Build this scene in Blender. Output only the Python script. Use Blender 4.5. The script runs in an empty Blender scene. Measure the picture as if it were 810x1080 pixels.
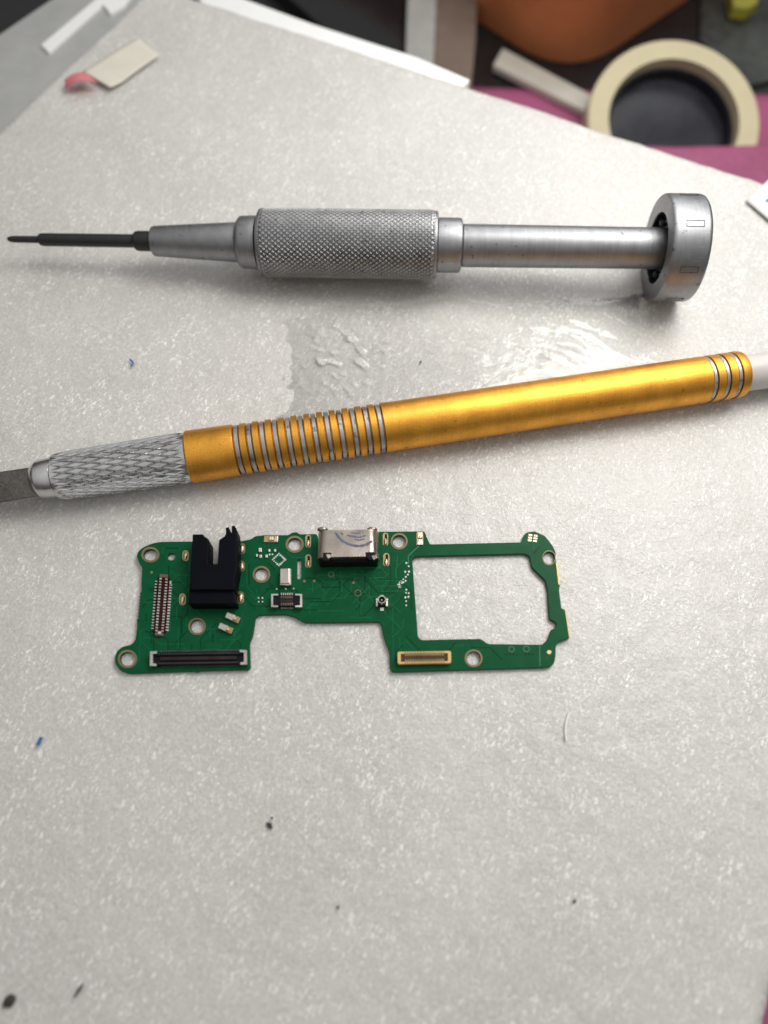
import bpy, bmesh, math, random
from mathutils import Vector, Matrix, noise
random.seed(7)
# 1 Blender unit = 1 cm
S = bpy.context.scene
S.unit_settings.system = 'METRIC'; S.unit_settings.scale_length = 0.01
C = S.collection
PI = math.pi
# ------------------------------------------------------------------ camera
F, W2, H2, TILT, D = 750.0, 405.0, 540.0, math.radians(24.5), 11.6
ct, st = math.cos(TILT), math.sin(TILT)
FWD = Vector((0, st, -ct)); UP = Vector((0, ct, st)); CAM = -D*FWD
def P(px, py, z=0.0):                      # traced photo point -> world point at height z
    d = FWD + Vector((1,0,0))*((px-W2)/F) + UP*(-(py-H2)/F)
    return CAM + d*((z-CAM.z)/d.z)
def proj(p):
    v = p-CAM; dep = v.dot(FWD)
    return W2+F*v.x/dep, H2-F*v.dot(UP)/dep, dep
def scale_at(p): return F/proj(p)[2]       # px per cm
cd = bpy.data.cameras.new('camera'); cam = bpy.data.objects.new('camera', cd); C.objects.link(cam)
cam.location = CAM; cam.rotation_euler = (TILT, 0, 0)
cd.sensor_fit = 'HORIZONTAL'; cd.sensor_width = 36; cd.lens = 36.0*F/810.0
cd.clip_start = 0.1; cd.clip_end = 500
cd.dof.use_dof = True; cd.dof.focus_distance = 11.5; cd.dof.aperture_fstop = 0.135
S.camera = cam
# ------------------------------------------------------------------ materials
def mat(name, col, rough=.5, metal=0.0, **kw):
    m = bpy.data.materials.new(name); m.use_nodes = True
    b = m.node_tree.nodes['Principled BSDF']
    b.inputs['Base Color'].default_value = (*col, 1); b.inputs['Roughness'].default_value = rough
    b.inputs['Metallic'].default_value = metal
    for k, v in kw.items(): b.inputs[k.replace('_', ' ')].default_value = v
    return m
def N(m, t, **kw):
    n = m.node_tree.nodes.new(t)
    for k, v in kw.items(): setattr(n, k, v)
    return n
def L(m, a, b): m.node_tree.links.new(a, b)
def coords(m, sc=(1,1,1), rot=(0,0,0)):
    tc = N(m, 'ShaderNodeTexCoord'); mp = N(m, 'ShaderNodeMapping')
    mp.inputs['Scale'].default_value = sc; mp.inputs['Rotation'].default_value = rot
    L(m, tc.outputs['Object'], mp.inputs['Vector']); return mp.outputs['Vector']
def grain(m, scale=60, bump=.15, dist=.01, colvar=.12, rvar=.1, detail=3):
    """fine noise in colour, roughness and bump, so no surface is flat"""
    b = m.node_tree.nodes['Principled BSDF']; v = coords(m)
    n = N(m, 'ShaderNodeTexNoise'); n.inputs['Scale'].default_value = scale; n.inputs['Detail'].default_value = detail
    L(m, v, n.inputs['Vector'])
    n2 = N(m, 'ShaderNodeTexNoise'); n2.inputs['Scale'].default_value = scale*.06; n2.inputs['Detail'].default_value = 4
    L(m, v, n2.inputs['Vector'])
    bp = N(m, 'ShaderNodeBump'); bp.inputs['Strength'].default_value = bump; bp.inputs['Distance'].default_value = dist
    L(m, n.outputs['Fac'], bp.inputs['Height']); L(m, bp.outputs['Normal'], b.inputs['Normal'])
    c = tuple(b.inputs['Base Color'].default_value)
    mx = N(m, 'ShaderNodeMix', data_type='RGBA')
    mx.inputs[6].default_value = (*[x*(1-colvar) for x in c[:3]], 1); mx.inputs[7].default_value = (*[min(1, x*(1+colvar)) for x in c[:3]], 1)
    ad = N(m, 'ShaderNodeMath', operation='MULTIPLY_ADD'); ad.inputs[1].default_value = .4; 
    ml = N(m, 'ShaderNodeMath', operation='MULTIPLY'); ml.inputs[1].default_value = .6
    L(m, n2.outputs['Fac'], ml.inputs[0]); L(m, n.outputs['Fac'], ad.inputs[0]); L(m, ml.outputs[0], ad.inputs[2])
    mr = N(m, 'ShaderNodeMapRange'); mr.inputs[1].default_value = .35; mr.inputs[2].default_value = .65
    L(m, ad.outputs[0], mr.inputs[0]); L(m, mr.outputs[0], mx.inputs[0]); L(m, mx.outputs[2], b.inputs['Base Color'])
    r = b.inputs['Roughness'].default_value
    rr = N(m, 'ShaderNodeMapRange'); rr.inputs[1].default_value = .3; rr.inputs[2].default_value = .7
    rr.inputs[3].default_value = max(.02, r-rvar); rr.inputs[4].default_value = min(1, r+rvar)
    L(m, n2.outputs['Fac'], rr.inputs[0]); L(m, rr.outputs[0], b.inputs['Roughness'])
    return m
M = {}
M['steel'] = grain(mat('satin_steel', (.33,.335,.35), .47, 1.0), 90, .14, .003, .10, .02)
M['cap'] = grain(mat('cap_steel', (.33,.335,.35), .47, 1.0), 90, .14, .003, .10, .02)
M['knurl'] = grain(mat('knurled_steel', (.40,.405,.415), .42, 1.0), 60, .1, .003, .12, .02)
M['black_steel'] = grain(mat('black_steel', (.018,.017,.018), .45, .0), 70, .2, .004, .3)
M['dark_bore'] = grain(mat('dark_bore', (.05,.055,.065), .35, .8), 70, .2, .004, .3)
M['mark'] = grain(mat('stamped_mark', (.13,.135,.14), .5, .8), 70, .2, .004, .3)
M['gold'] = grain(mat('gold_anodised', (.81,.395,.062), .46, 1.0), 42, .5, .005, .20, .0)
M['silver'] = grain(mat('bare_aluminium', (.50,.49,.475), .45, .9), 90, .2, .003, .12)
M['collet'] = grain(mat('knurled_aluminium', (.64,.64,.65), .2, 1.0), 90, .12, .003, .12)
M['blade'] = grain(mat('blade_steel', (.15,.14,.13), .40, 1.0), 26, .3, .006, .6)
M['white_plastic'] = grain(mat('white_plastic', (.62,.60,.58), .4), 60, .05, .004, .05)
M['jack'] = grain(mat('black_plastic', (.004,.0045,.008), .55, Specular_IOR_Level=.06), 80, .2, .003, .2)
M['nickel'] = grain(mat('nickel_shell', (.46,.40,.36), .33, 1.0), 45, .3, .006, .22)
M['ink'] = grain(mat('blue_ink', (.10,.115,.17), .5), 80, .1, .003, .3)
M['solder'] = grain(mat('solder', (.60,.51,.36), .3, 1.0), 60, .7, .012, .35)
M['pad'] = grain(mat('gilt_pad', (.42,.32,.18), .36, .9), 60, .3, .006, .25)
M['ring'] = grain(mat('ring_copper', (.22,.165,.085), .5, .15), 60, .2, .004, .2)
M['tin'] = grain(mat('tin', (.66,.63,.58), .28, 1.0), 70, .4, .006, .25)
M['can'] = grain(mat('can_metal', (.50,.46,.42), .35, 1.0), 70, .2, .004, .15)
M['maroon'] = grain(mat('connector_maroon', (.035,.006,.005), .45, Specular_IOR_Level=.12), 60, .2, .003, .25)
M['ebony'] = grain(mat('connector_dark', (.010,.009,.013), .42, Specular_IOR_Level=.12), 60, .2, .003, .25)
M['bronze'] = grain(mat('contact_bronze', (.20,.14,.11), .4, .7), 60, .2, .003, .3)
M['dim'] = grain(mat('dim_contact', (.10,.085,.08), .45, .3), 60, .2, .003, .3)
M['taupe'] = grain(mat('connector_mauve', (.035,.025,.027), .5, Specular_IOR_Level=.12), 60, .2, .003, .3)
M['cream_plastic'] = grain(mat('cream_gilt_frame', (.62,.43,.17), .4, .25), 60, .2, .003, .15)
M['brown'] = grain(mat('connector_brown', (.08,.045,.025), .5, Specular_IOR_Level=.12), 60, .2, .003, .3)
M['white_dot'] = grain(mat('tinned_dot', (.62,.62,.58), .35, .5), 60, .2, .003, .2)
M['silk'] = mat('trace_faint', (.05,.22,.13), .4)
M['track'] = mat('track_green', (.005,.135,.053), .36, Specular_IOR_Level=.14)
M['track_dark'] = mat('track_green_dark', (.001,.040,.012), .36, Specular_IOR_Level=.1)
M['dark_silk'] = mat('trace_dark', (.004,.035,.022), .4)
M['paper'] = grain(mat('cream_paper', (.72,.69,.60), .75), 40, .1, .004, .04)
M['pink'] = grain(mat('pink_paper', (.72,.22,.24), .6), 40, .1, .004, .12)
M['white_paper'] = grain(mat('white_paper', (.80,.80,.80), .7), 40, .1, .004, .03)
M['teal_ink'] = grain(mat('teal_ink', (.05,.22,.30), .6), 80, .1, .003, .2)
M['table'] = grain(mat('table_black', (.012,.013,.015), .35), 3, .1, .02, .4)
M['magenta'] = grain(mat('magenta_cloth', (.33,.075,.17), .6), 8, .3, .03, .18)
M['tape'] = grain(mat('masking_tape', (.56,.50,.33), .7), 30, .2, .01, .06)
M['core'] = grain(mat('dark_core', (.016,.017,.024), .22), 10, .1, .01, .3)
M['orange'] = grain(mat('orange_plastic', (.80,.29,.11), .5), 20, .08, .01, .08)
M['stick'] = grain(mat('pale_plastic', (.52,.50,.44), .5), 20, .1, .01, .08)
M['card'] = grain(mat('brown_card', (.16,.115,.09), .8), 30, .2, .01, .15)
M['post'] = grain(mat('grey_post', (.33,.33,.31), .5), 20, .1, .01, .1)
M['gloss_black'] = grain(mat('gloss_black', (.008,.009,.011), .15), 20, .05, .01, .3)
M['highlight_white'] = grain(mat('highlight_white', (.93,.94,.94), .15), 20, .05, .01, .02)  # near-white colour standing in for bright reflections
M['tray'] = grain(mat('grey_tray', (.40,.405,.40), .16), 2.0, .05, .02, .10)
M['yellow'] = grain(mat('yellow_plastic', (.30,.28,.035), .5), 20, .1, .01, .1)
M['olive'] = grain(mat('dull_metal', (.05,.055,.05), .4, .3), 4, .3, .05, .6)
M['crumb'] = grain(mat('black_crumb', (.05,.045,.042), .8), 60, .5, .01, .4)
M['blue'] = mat('blue_fibre', (.03,.16,.42), .5)
M['hair'] = mat('white_fibre', (.95,.95,.94), .4)

def mat_pcb():
    m = mat('green_solder_mask', (.004,.085,.032), .34, Specular_IOR_Level=.10); b = m.node_tree.nodes['Principled BSDF']
    v = coords(m)
    # copper tracks under the mask: manhattan cells + broad pours
    vo = N(m, 'ShaderNodeTexVoronoi', feature='F1', distance='CHEBYCHEV'); vo.inputs['Scale'].default_value = 5.0
    L(m, v, vo.inputs['Vector'])
    w = N(m, 'ShaderNodeMath', operation='PINGPONG'); w.inputs[1].default_value = .06; L(m, vo.outputs['Distance'], w.inputs[0])
    st1 = N(m, 'ShaderNodeMapRange'); st1.inputs[1].default_value = .042; st1.inputs[2].default_value = .05; L(m, w.outputs[0], st1.inputs[0])
    nz = N(m, 'ShaderNodeTexNoise'); nz.inputs['Scale'].default_value = 2.2; nz.inputs['Detail'].default_value = 2; L(m, v, nz.inputs['Vector'])
    gate = N(m, 'ShaderNodeMapRange'); gate.inputs[1].default_value = .50; gate.inputs[2].default_value = .54; L(m, nz.outputs['Fac'], gate.inputs[0])
    ml = N(m, 'ShaderNodeMath', operation='MULTIPLY'); L(m, st1.outputs[0], ml.inputs[0]); L(m, gate.outputs[0], ml.inputs[1])
    sc = N(m, 'ShaderNodeMath', operation='MULTIPLY'); sc.inputs[1].default_value = .5; L(m, ml.outputs[0], sc.inputs[0])
    fn = N(m, 'ShaderNodeTexNoise'); fn.inputs['Scale'].default_value = 6; fn.inputs['Detail'].default_value = 4; L(m, v, fn.inputs['Vector'])
    m1 = N(m, 'ShaderNodeMix', data_type='RGBA'); m1.inputs[6].default_value = (.0014,.060,.019,1); m1.inputs[7].default_value = (.0034,.105,.040,1)
    L(m, fn.outputs['Fac'], m1.inputs[0])
    m2 = N(m, 'ShaderNodeMix', data_type='RGBA'); m2.inputs[7].default_value = (.004,.100,.038,1)
    L(m, m1.outputs[2], m2.inputs[6]); L(m, sc.outputs[0], m2.inputs[0])
    # routed side walls show the fibreglass
    ge = N(m, 'ShaderNodeNewGeometry'); sx = N(m, 'ShaderNodeSeparateXYZ'); L(m, ge.outputs['True Normal'], sx.inputs[0])
    sd = N(m, 'ShaderNodeMapRange'); sd.inputs[1].default_value = .3; sd.inputs[2].default_value = .5; L(m, sx.outputs['Z'], sd.inputs[0])
    m3 = N(m, 'ShaderNodeMix', data_type='RGBA'); m3.inputs[6].default_value = (.05,.075,.03,1)
    L(m, sd.outputs[0], m3.inputs[0]); L(m, m2.outputs[2], m3.inputs[7]); L(m, m3.outputs[2], b.inputs['Base Color'])
    bp = N(m, 'ShaderNodeBump'); bp.inputs['Strength'].default_value = .15; bp.inputs['Distance'].default_value = .003
    ad = N(m, 'ShaderNodeMath', operation='ADD'); L(m, ml.outputs[0], ad.inputs[0]); L(m, fn.outputs['Fac'], ad.inputs[1])
    L(m, ad.outputs[0], bp.inputs['Height']); L(m, bp.outputs['Normal'], b.inputs['Normal'])
    return m
M['pcb'] = mat_pcb()

def mat_foam():
    m = mat('white_foam', (.6,.6,.58), .5); b = m.node_tree.nodes['Principled BSDF']; v = coords(m)
    def noise_(scale, detail=2, rough=.5, dist=0, vec=None):
        n = N(m, 'ShaderNodeTexNoise'); n.inputs['Scale'].default_value = scale; n.inputs['Detail'].default_value = detail
        n.inputs['Roughness'].default_value = rough; n.inputs['Distortion'].default_value = dist; L(m, vec or v, n.inputs['Vector']); return n.outputs['Fac']
    def rng(src, a, b_, c=0.0, d=1.0):
        r = N(m, 'ShaderNodeMapRange'); r.inputs[1].default_value = a; r.inputs[2].default_value = b_; r.inputs[3].default_value = c; r.inputs[4].default_value = d
        L(m, src, r.inputs[0]); return r.outputs[0]
    def op(o, a, b_, c=None):
        n = N(m, 'ShaderNodeMath', operation=o)
        for i, x in enumerate((a, b_, c)):
            if x is None: continue
            if isinstance(x, (int, float)): n.inputs[i].default_value = x
            else: L(m, x, n.inputs[i])
        return n.outputs[0]
    def mixc(f, a, b_):
        n = N(m, 'ShaderNodeMix', data_type='RGBA'); L(m, f, n.inputs[0])
        for i, x in ((6, a), (7, b_)):
            if isinstance(x, tuple): n.inputs[i].default_value = (*x, 1)
            else: L(m, x, n.inputs[i])
        return n.outputs[2]
    # cell walls of the blown foam: torn flakes at several scales, glints painted near-white
    big = noise_(1.3, 4); big2 = noise_(.45, 3)
    cell = noise_(8, 3, .6, .8); fine = noise_(19, 3, .62, .6)
    vo = N(m, 'ShaderNodeTexVoronoi', feature='F1'); vo.inputs['Scale'].default_value = 12.5
    wv = N(m, 'ShaderNodeVectorMath', operation='MULTIPLY_ADD'); wv.inputs[1].default_value = (.12,.12,.12)
    wn = N(m, 'ShaderNodeTexNoise'); wn.inputs['Scale'].default_value = 14; L(m, v, wn.inputs['Vector']); L(m, wn.outputs['Color'], wv.inputs[0])
    mp = N(m, 'ShaderNodeMapping'); mp.vector_type = 'TEXTURE'; mp.inputs['Rotation'].default_value = (0,0,math.radians(62)); mp.inputs['Scale'].default_value = (1.5,.72,1); L(m, v, mp.inputs['Vector']); L(m, mp.outputs['Vector'], wv.inputs[2]); L(m, wv.outputs[0], vo.inputs['Vector'])
    sp = N(m, 'ShaderNodeSeparateColor'); L(m, vo.outputs['Color'], sp.inputs[0])
    flake_glint = op('MULTIPLY', rng(sp.outputs[0], .50, .88), rng(vo.outputs['Distance'], .40, .22))
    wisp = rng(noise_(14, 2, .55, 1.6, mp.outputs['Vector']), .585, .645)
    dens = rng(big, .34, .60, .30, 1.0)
    fl = op('MULTIPLY', op('MAXIMUM', flake_glint, op('MULTIPLY', wisp, .8)), dens)
    base = mixc(rng(fine, .34, .66), (.52,.508,.485), (.68,.668,.645))
    base = mixc(rng(cell, .38, .66, 0, .28), base, (.52,.508,.482))
    base = mixc(rng(big2, .35, .65, 0, .30), base, (.73,.72,.695))
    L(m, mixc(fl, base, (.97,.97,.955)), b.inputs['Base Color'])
    hgt = op('ADD', op('MULTIPLY', cell, .9), op('ADD', op('MULTIPLY', fine, .8), op('MULTIPLY', fl, .35)))
    bp = N(m, 'ShaderNodeBump'); bp.inputs['Strength'].default_value = .38; bp.inputs['Distance'].default_value = .03; L(m, hgt, bp.inputs['Height'])
    L(m, bp.outputs['Normal'], b.inputs['Normal'])
    b.inputs['Coat Weight'].default_value = .5; b.inputs['Coat Roughness'].default_value = .18; L(m, bp.outputs['Normal'], b.inputs['Coat Normal'])
    return m
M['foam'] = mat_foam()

def mat_clear(name, refl=.01, rough=.07, tint=(1,1,1)):
    m = bpy.data.materials.new(name); m.use_nodes = True; nt = m.node_tree; nt.nodes.clear()
    out = N(m, 'ShaderNodeOutputMaterial'); tr = N(m, 'ShaderNodeBsdfTransparent'); tr.inputs[0].default_value = (*tint, 1)
    gl = N(m, 'ShaderNodeBsdfGlossy'); gl.inputs['Roughness'].default_value = rough
    fr = N(m, 'ShaderNodeFresnel'); fr.inputs[0].default_value = 1.44
    ad = N(m, 'ShaderNodeMath', operation='MULTIPLY_ADD'); ad.inputs[1].default_value = 1.0; ad.inputs[2].default_value = refl; ad.use_clamp = True
    L(m, fr.outputs[0], ad.inputs[0]); mx = N(m, 'ShaderNodeMixShader'); L(m, ad.outputs[0], mx.inputs[0])
    L(m, tr.outputs[0], mx.inputs[1]); L(m, gl.outputs[0], mx.inputs[2]); L(m, mx.outputs[0], out.inputs['Surface'])
    v = coords(m); n = N(m, 'ShaderNodeTexNoise'); n.inputs['Scale'].default_value = 5; n.inputs['Detail'].default_value = 3; L(m, v, n.inputs['Vector'])
    bp = N(m, 'ShaderNodeBump'); bp.inputs['Strength'].default_value = .35; bp.inputs['Distance'].default_value = .05; L(m, n.outputs['Fac'], bp.inputs['Height'])
    L(m, bp.outputs['Normal'], gl.inputs['Normal'])
    return m
M['film'] = mat_clear('clear_film')
def wear(m, rot=0.0, speck=.5, lines=.10, thr=.66):
    """turning lines round the tool, long hair scratches and a few dark pits"""
    b = m.node_tree.nodes['Principled BSDF']; src = b.inputs['Base Color'].links[0].from_socket
    def nz(sc, rot_, scale, detail=2):
        n = N(m, 'ShaderNodeTexNoise'); n.inputs['Scale'].default_value = scale; n.inputs['Detail'].default_value = detail
        L(m, coords(m, sc, rot_), n.inputs['Vector']); return n.outputs['Fac']
    def rg(x, a, c, d, e):
        r = N(m, 'ShaderNodeMapRange'); r.inputs[1].default_value = a; r.inputs[2].default_value = c; r.inputs[3].default_value = d; r.inputs[4].default_value = e; L(m, x, r.inputs[0]); return r.outputs[0]
    turn = rg(nz((60,1.2,1.2), (0,0,-rot), 1.0), .3, .7, 1-lines, 1+lines)
    scr = rg(nz((1.6,38,38), (0,0,-rot+.12), 1.0, 1), .70, .76, 1.0, 1.25)
    pit = rg(nz((1,1,1), (0,0,0), 8.0, 3), thr, thr+.05, 1.0, 1-speck)
    p = N(m, 'ShaderNodeMath', operation='MULTIPLY'); L(m, turn, p.inputs[0]); L(m, scr, p.inputs[1])
    q = N(m, 'ShaderNodeMath', operation='MULTIPLY'); L(m, p.outputs[0], q.inputs[0]); L(m, pit, q.inputs[1])
    v = N(m, 'ShaderNodeVectorMath', operation='SCALE'); L(m, src, v.inputs[0]); L(m, q.outputs[0], v.inputs['Scale']); L(m, v.outputs[0], b.inputs['Base Color'])
for k, r_, sp_, ln_, th_ in (('steel',0,.45,.09,.66),('cap',0,.5,.07,.64),('knurl',0,.6,.03,.66),('gold',.177,.3,.07,.68),('silver',.177,.45,.05,.60)): wear(M[k], r_, sp_, ln_, th_)

# ------------------------------------------------------------------ object helpers
def tag(o, label=None, cat=None, group=None, kind=None):
    if label: o['label'] = label
    if cat: o['category'] = cat
    if group: o['group'] = group
    if kind: o['kind'] = kind
    return o
def thing(name, loc, label, cat, group=None):
    o = bpy.data.objects.new(name, None); C.objects.link(o); o.location = loc; o.empty_display_size = .2
    return tag(o, label, cat, group)
def wloc(o):
    v = Vector((0,0,0))
    while o is not None: v = v+Vector(o.location); o = o.parent
    return v
def link(name, me, m, parent=None, smooth=False, angle=35, bevel=0):
    """me holds world coordinates; the object sits on its parent's origin"""
    o = bpy.data.objects.new(name, me); C.objects.link(o)
    if parent is not None:
        me.transform(Matrix.Translation(-wloc(parent))); o.parent = parent
    else:
        vs = [v.co for v in me.vertices]
        c = Vector((sum(v.x for v in vs)/len(vs), sum(v.y for v in vs)/len(vs), min(v.z for v in vs)))
        me.transform(Matrix.Translation(-c)); o.location = c
    if m: me.materials.append(m)
    if smooth:
        for p in me.polygons: p.use_smooth = True
        me.set_sharp_from_angle(angle=math.radians(angle))
    if bevel:
        md = o.modifiers.new('edge', 'BEVEL'); md.width = bevel; md.segments = 2; md.limit_method = 'ANGLE'; md.angle_limit = math.radians(40)
    return o
def mesh_from(verts, faces, name='m'):
    me = bpy.data.meshes.new(name); me.from_pydata([tuple(v) for v in verts], [], faces); me.update(); return me
def bm_mesh(bm, name='m'):
    bmesh.ops.recalc_face_normals(bm, faces=bm.faces[:]); me = bpy.data.meshes.new(name); bm.to_mesh(me); bm.free(); return me
def add_prism(bm, pts, z0, z1):
    """pts world outline; straight walls from z0 to z1"""
    lo = [bm.verts.new((p[0], p[1], z0)) for p in pts]; hi = [bm.verts.new((p[0], p[1], z1)) for p in pts]
    n = len(pts); fs = [bm.faces.new(hi), bm.faces.new(lo[::-1])]
    for i in range(n): fs.append(bm.faces.new((lo[i], lo[(i+1)%n], hi[(i+1)%n], hi[i])))
    return fs
def prism(name, px, z0, z1, m, parent=None, bevel=0, smooth=False):
    """px: outline of the TOP face traced in the photo at height z1"""
    bm = bmesh.new(); add_prism(bm, [P(x, y, z1) for x, y in px], z0, z1)
    return link(name, bm_mesh(bm, name), m, parent, smooth, bevel=bevel)
def prisms(name, quads, z0, z1, m, parent=None, bevel=0):
    bm = bmesh.new()
    for q in quads: add_prism(bm, [P(x, y, z1) for x, y in q], z0, z1)
    return link(name, bm_mesh(bm, name), m, parent, bevel=bevel)
def rect(cx, cy, w, h, a=0):
    c, s = math.cos(math.radians(a)), math.sin(math.radians(a))
    return [(cx+x*c-y*s, cy+x*s+y*c) for x, y in ((-w/2,-h/2),(w/2,-h/2),(w/2,h/2),(-w/2,h/2))]
def oval(cx, cy, rx, ry, n=28, e=1.0):
    return [(cx+rx*math.copysign(abs(math.cos(t))**e, math.cos(t)), cy+ry*math.copysign(abs(math.sin(t))**e, math.sin(t))) for t in (2*PI*i/n for i in range(n))]
def stadium(cx, cy, w, h, n=8):
    r = w/2; out = []
    for k in range(n+1): t = PI+PI*k/n; out.append((cx+r*math.cos(t), cy-h/2+r+r*math.sin(t)))
    for k in range(n+1): t = PI*k/n; out.append((cx+r*math.cos(t), cy+h/2-r+r*math.sin(t)))
    return out
def round_poly(pts, r, n=4):
    out = []; k = len(pts)
    for i in range(k):
        a, b, c = Vector(pts[i-1]), Vector(pts[i]), Vector(pts[(i+1)%k])
        u, w = a-b, c-b; d = min(r, u.length*.45, w.length*.45)
        if u.length < 1e-6 or w.length < 1e-6: continue
        p, q = b+u.normalized()*d, b+w.normalized()*d
        for j in range(n+1):
            t = j/n; out.append(tuple(p*(1-t)**2+b*2*t*(1-t)+q*t*t))
    return out
def plate(name, outline, holes, z0, z1, m, parent=None, bevel=0.0, px=True):
    """flat plate with holes: outline and holes traced at z1"""
    cu = bpy.data.curves.new(name, 'CURVE'); cu.dimensions = '2D'; cu.fill_mode = 'BOTH'
    cu.extrude = (z1-z0)/2-bevel; cu.bevel_depth = bevel; cu.bevel_resolution = 1; cu.offset = -bevel
    for lp in [outline]+holes:
        sp = cu.splines.new('POLY'); sp.points.add(len(lp)-1); sp.use_cyclic_u = True
        for i, p in enumerate(lp):
            w = P(p[0], p[1], z1) if px else Vector((p[0], p[1], 0)); sp.points[i].co = (w.x, w.y, 0, 1)
    tmp = bpy.data.objects.new(name+'_tmp', cu); C.objects.link(tmp)
    dg = bpy.context.evaluated_depsgraph_get()
    me = bpy.data.meshes.new_from_object(tmp.evaluated_get(dg)); bpy.data.objects.remove(tmp)
    me.materials.clear(); me.transform(Matrix.Translation((0,0,(z0+z1)/2)))
    return link(name, me, m, parent)
def ring(name, c, r_out, r_in, z0, z1, m, parent, e=1.0):
    return plate(name, oval(*c, *r_out, 36, e), [oval(*c, *r_in, 36, e)], z0, z1, m, parent)
def tube_mesh(pts, r, seg=8):
    verts, faces = [], []; n = len(pts)
    for i, p in enumerate(pts):
        t = (Vector(pts[min(i+1, n-1)])-Vector(pts[max(i-1, 0)])).normalized()
        a = t.cross(Vector((0,0,1))); a = a.normalized() if a.length > 1e-4 else Vector((1,0,0)); b = a.cross(t)
        rr = r[i] if isinstance(r, (list, tuple)) else r
        for k in range(seg): verts.append(Vector(p)+a*rr*math.cos(2*PI*k/seg)+b*rr*math.sin(2*PI*k/seg))
    for i in range(n-1):
        for k in range(seg): faces.append((i*seg+k, i*seg+(k+1)%seg, (i+1)*seg+(k+1)%seg, (i+1)*seg+k))
    faces.append(tuple(range(seg))[::-1]); faces.append(tuple((n-1)*seg+k for k in range(seg)))
    return mesh_from(verts, faces)

class Axis:
    """a straight tool axis: photo x -> point on the axis"""
    def __init__(s, a, b):
        s.a, s.b = a, b; s.d = (b-a).normalized(); s.len = (b-a).length
        s.u = s.d.cross(Vector((0,0,1))).normalized(); s.w = s.u.cross(s.d)       # u: sideways (towards viewer), w: up
    def t(s, x):
        lo, hi = -s.len*.4, s.len*1.5
        for _ in range(50):
            m = (lo+hi)/2
            if proj(s.a+s.d*m)[0] < x: lo = m
            else: hi = m
        return (lo+hi)/2
    def pt(s, x): return s.a+s.d*s.t(x)
    def rad(s, x, r):
        q = s.pt(x); v = (proj(q)[1]-H2)/F; return r/scale_at(q)/math.sqrt(1+v*v)
    def at(s, t, r, phi): return s.a+s.d*t+(s.w*math.cos(phi)+s.u*math.sin(phi))*r
def lathe(name, ax, prof, m, parent, seg=64, sharp=32, closed=False, conv=True):
    """prof: (photo x, radius in photo px) from left to right"""
    pr = [(ax.t(x), ax.rad(x, r)) for x, r in prof] if conv else prof
    verts, faces = [], []
    for t, r in pr:
        for k in range(seg): verts.append(ax.at(t, max(r, 1e-4), 2*PI*k/seg))
    n = len(pr)
    for i in range(n if closed else n-1):
        j = (i+1) % n
        for k in range(seg): faces.append((i*seg+k, i*seg+(k+1)%seg, j*seg+(k+1)%seg, j*seg+k))
    if not closed:
        faces.append(tuple(range(seg))[::-1]); faces.append(tuple((n-1)*seg+k for k in range(seg)))
    me = mesh_from(verts, faces); bm = bmesh.new(); bm.from_mesh(me); bmesh.ops.recalc_face_normals(bm, faces=bm.faces[:]); bm.to_mesh(me); bm.free()
    return link(name, me, m, parent, True, sharp)
def knurled(name, ax, x0, x1, r0, r1, n, pitch, depth, m, parent, sub=6, wid=.30, nsub=6, raised=False):
    """cylinder with a real diamond knurl cut into it; pitch and depth in photo px"""
    t0, t1 = ax.t(x0), ax.t(x1); R0, R1 = ax.rad(x0, r0), ax.rad(x1, r1)
    scl = scale_at(ax.pt((x0+x1)/2)); pit, dep = pitch/scl, depth/scl
    cyc = max(1, round((t1-t0)/pit)); pit = (t1-t0)/cyc; na = cyc*sub; nc = n*nsub
    verts, faces = [], []
    def gr(q):
        q = q-math.floor(q); d = min(q, 1-q)*2; return min(1.0, d/wid)
    for i in range(na+1):
        f = i/na; t = t0+(t1-t0)*f; R = R0+(R1-R0)*f; e = min(f, 1-f)*(t1-t0)/(pit*.5); e = min(1, e)
        for k in range(nc):
            p = k/nc; h = min(gr(n*p+(t-t0)/pit), gr(n*p-(t-t0)/pit)); h = 1-h if raised else h
            verts.append(ax.at(t, R-dep*(1-h)*e-dep*(1-e)*.6, 2*PI*p))
    for i in range(na):
        for k in range(nc): faces.append((i*nc+k, (i+1)*nc+k, (i+1)*nc+(k+1)%nc, i*nc+(k+1)%nc))
    faces.append(tuple(range(nc))); faces.append(tuple(na*nc+k for k in range(nc))[::-1])
    me = mesh_from(verts, faces); bm = bmesh.new(); bm.from_mesh(me); bmesh.ops.recalc_face_normals(bm, faces=bm.faces[:]); bm.to_mesh(me); bm.free()
    return link(name, me, m, parent, True, 50)

# ------------------------------------------------------------------ setting
ZT = -4.0                                   # table top
bm = bmesh.new(); add_prism(bm, [(-60,-60),(60,-60),(60,90),(-60,90)], ZT-2, ZT)
tag(link('tabletop', bm_mesh(bm), M['table']), 'black tabletop under the foam and the workshop clutter', 'table', kind='structure')

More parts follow.
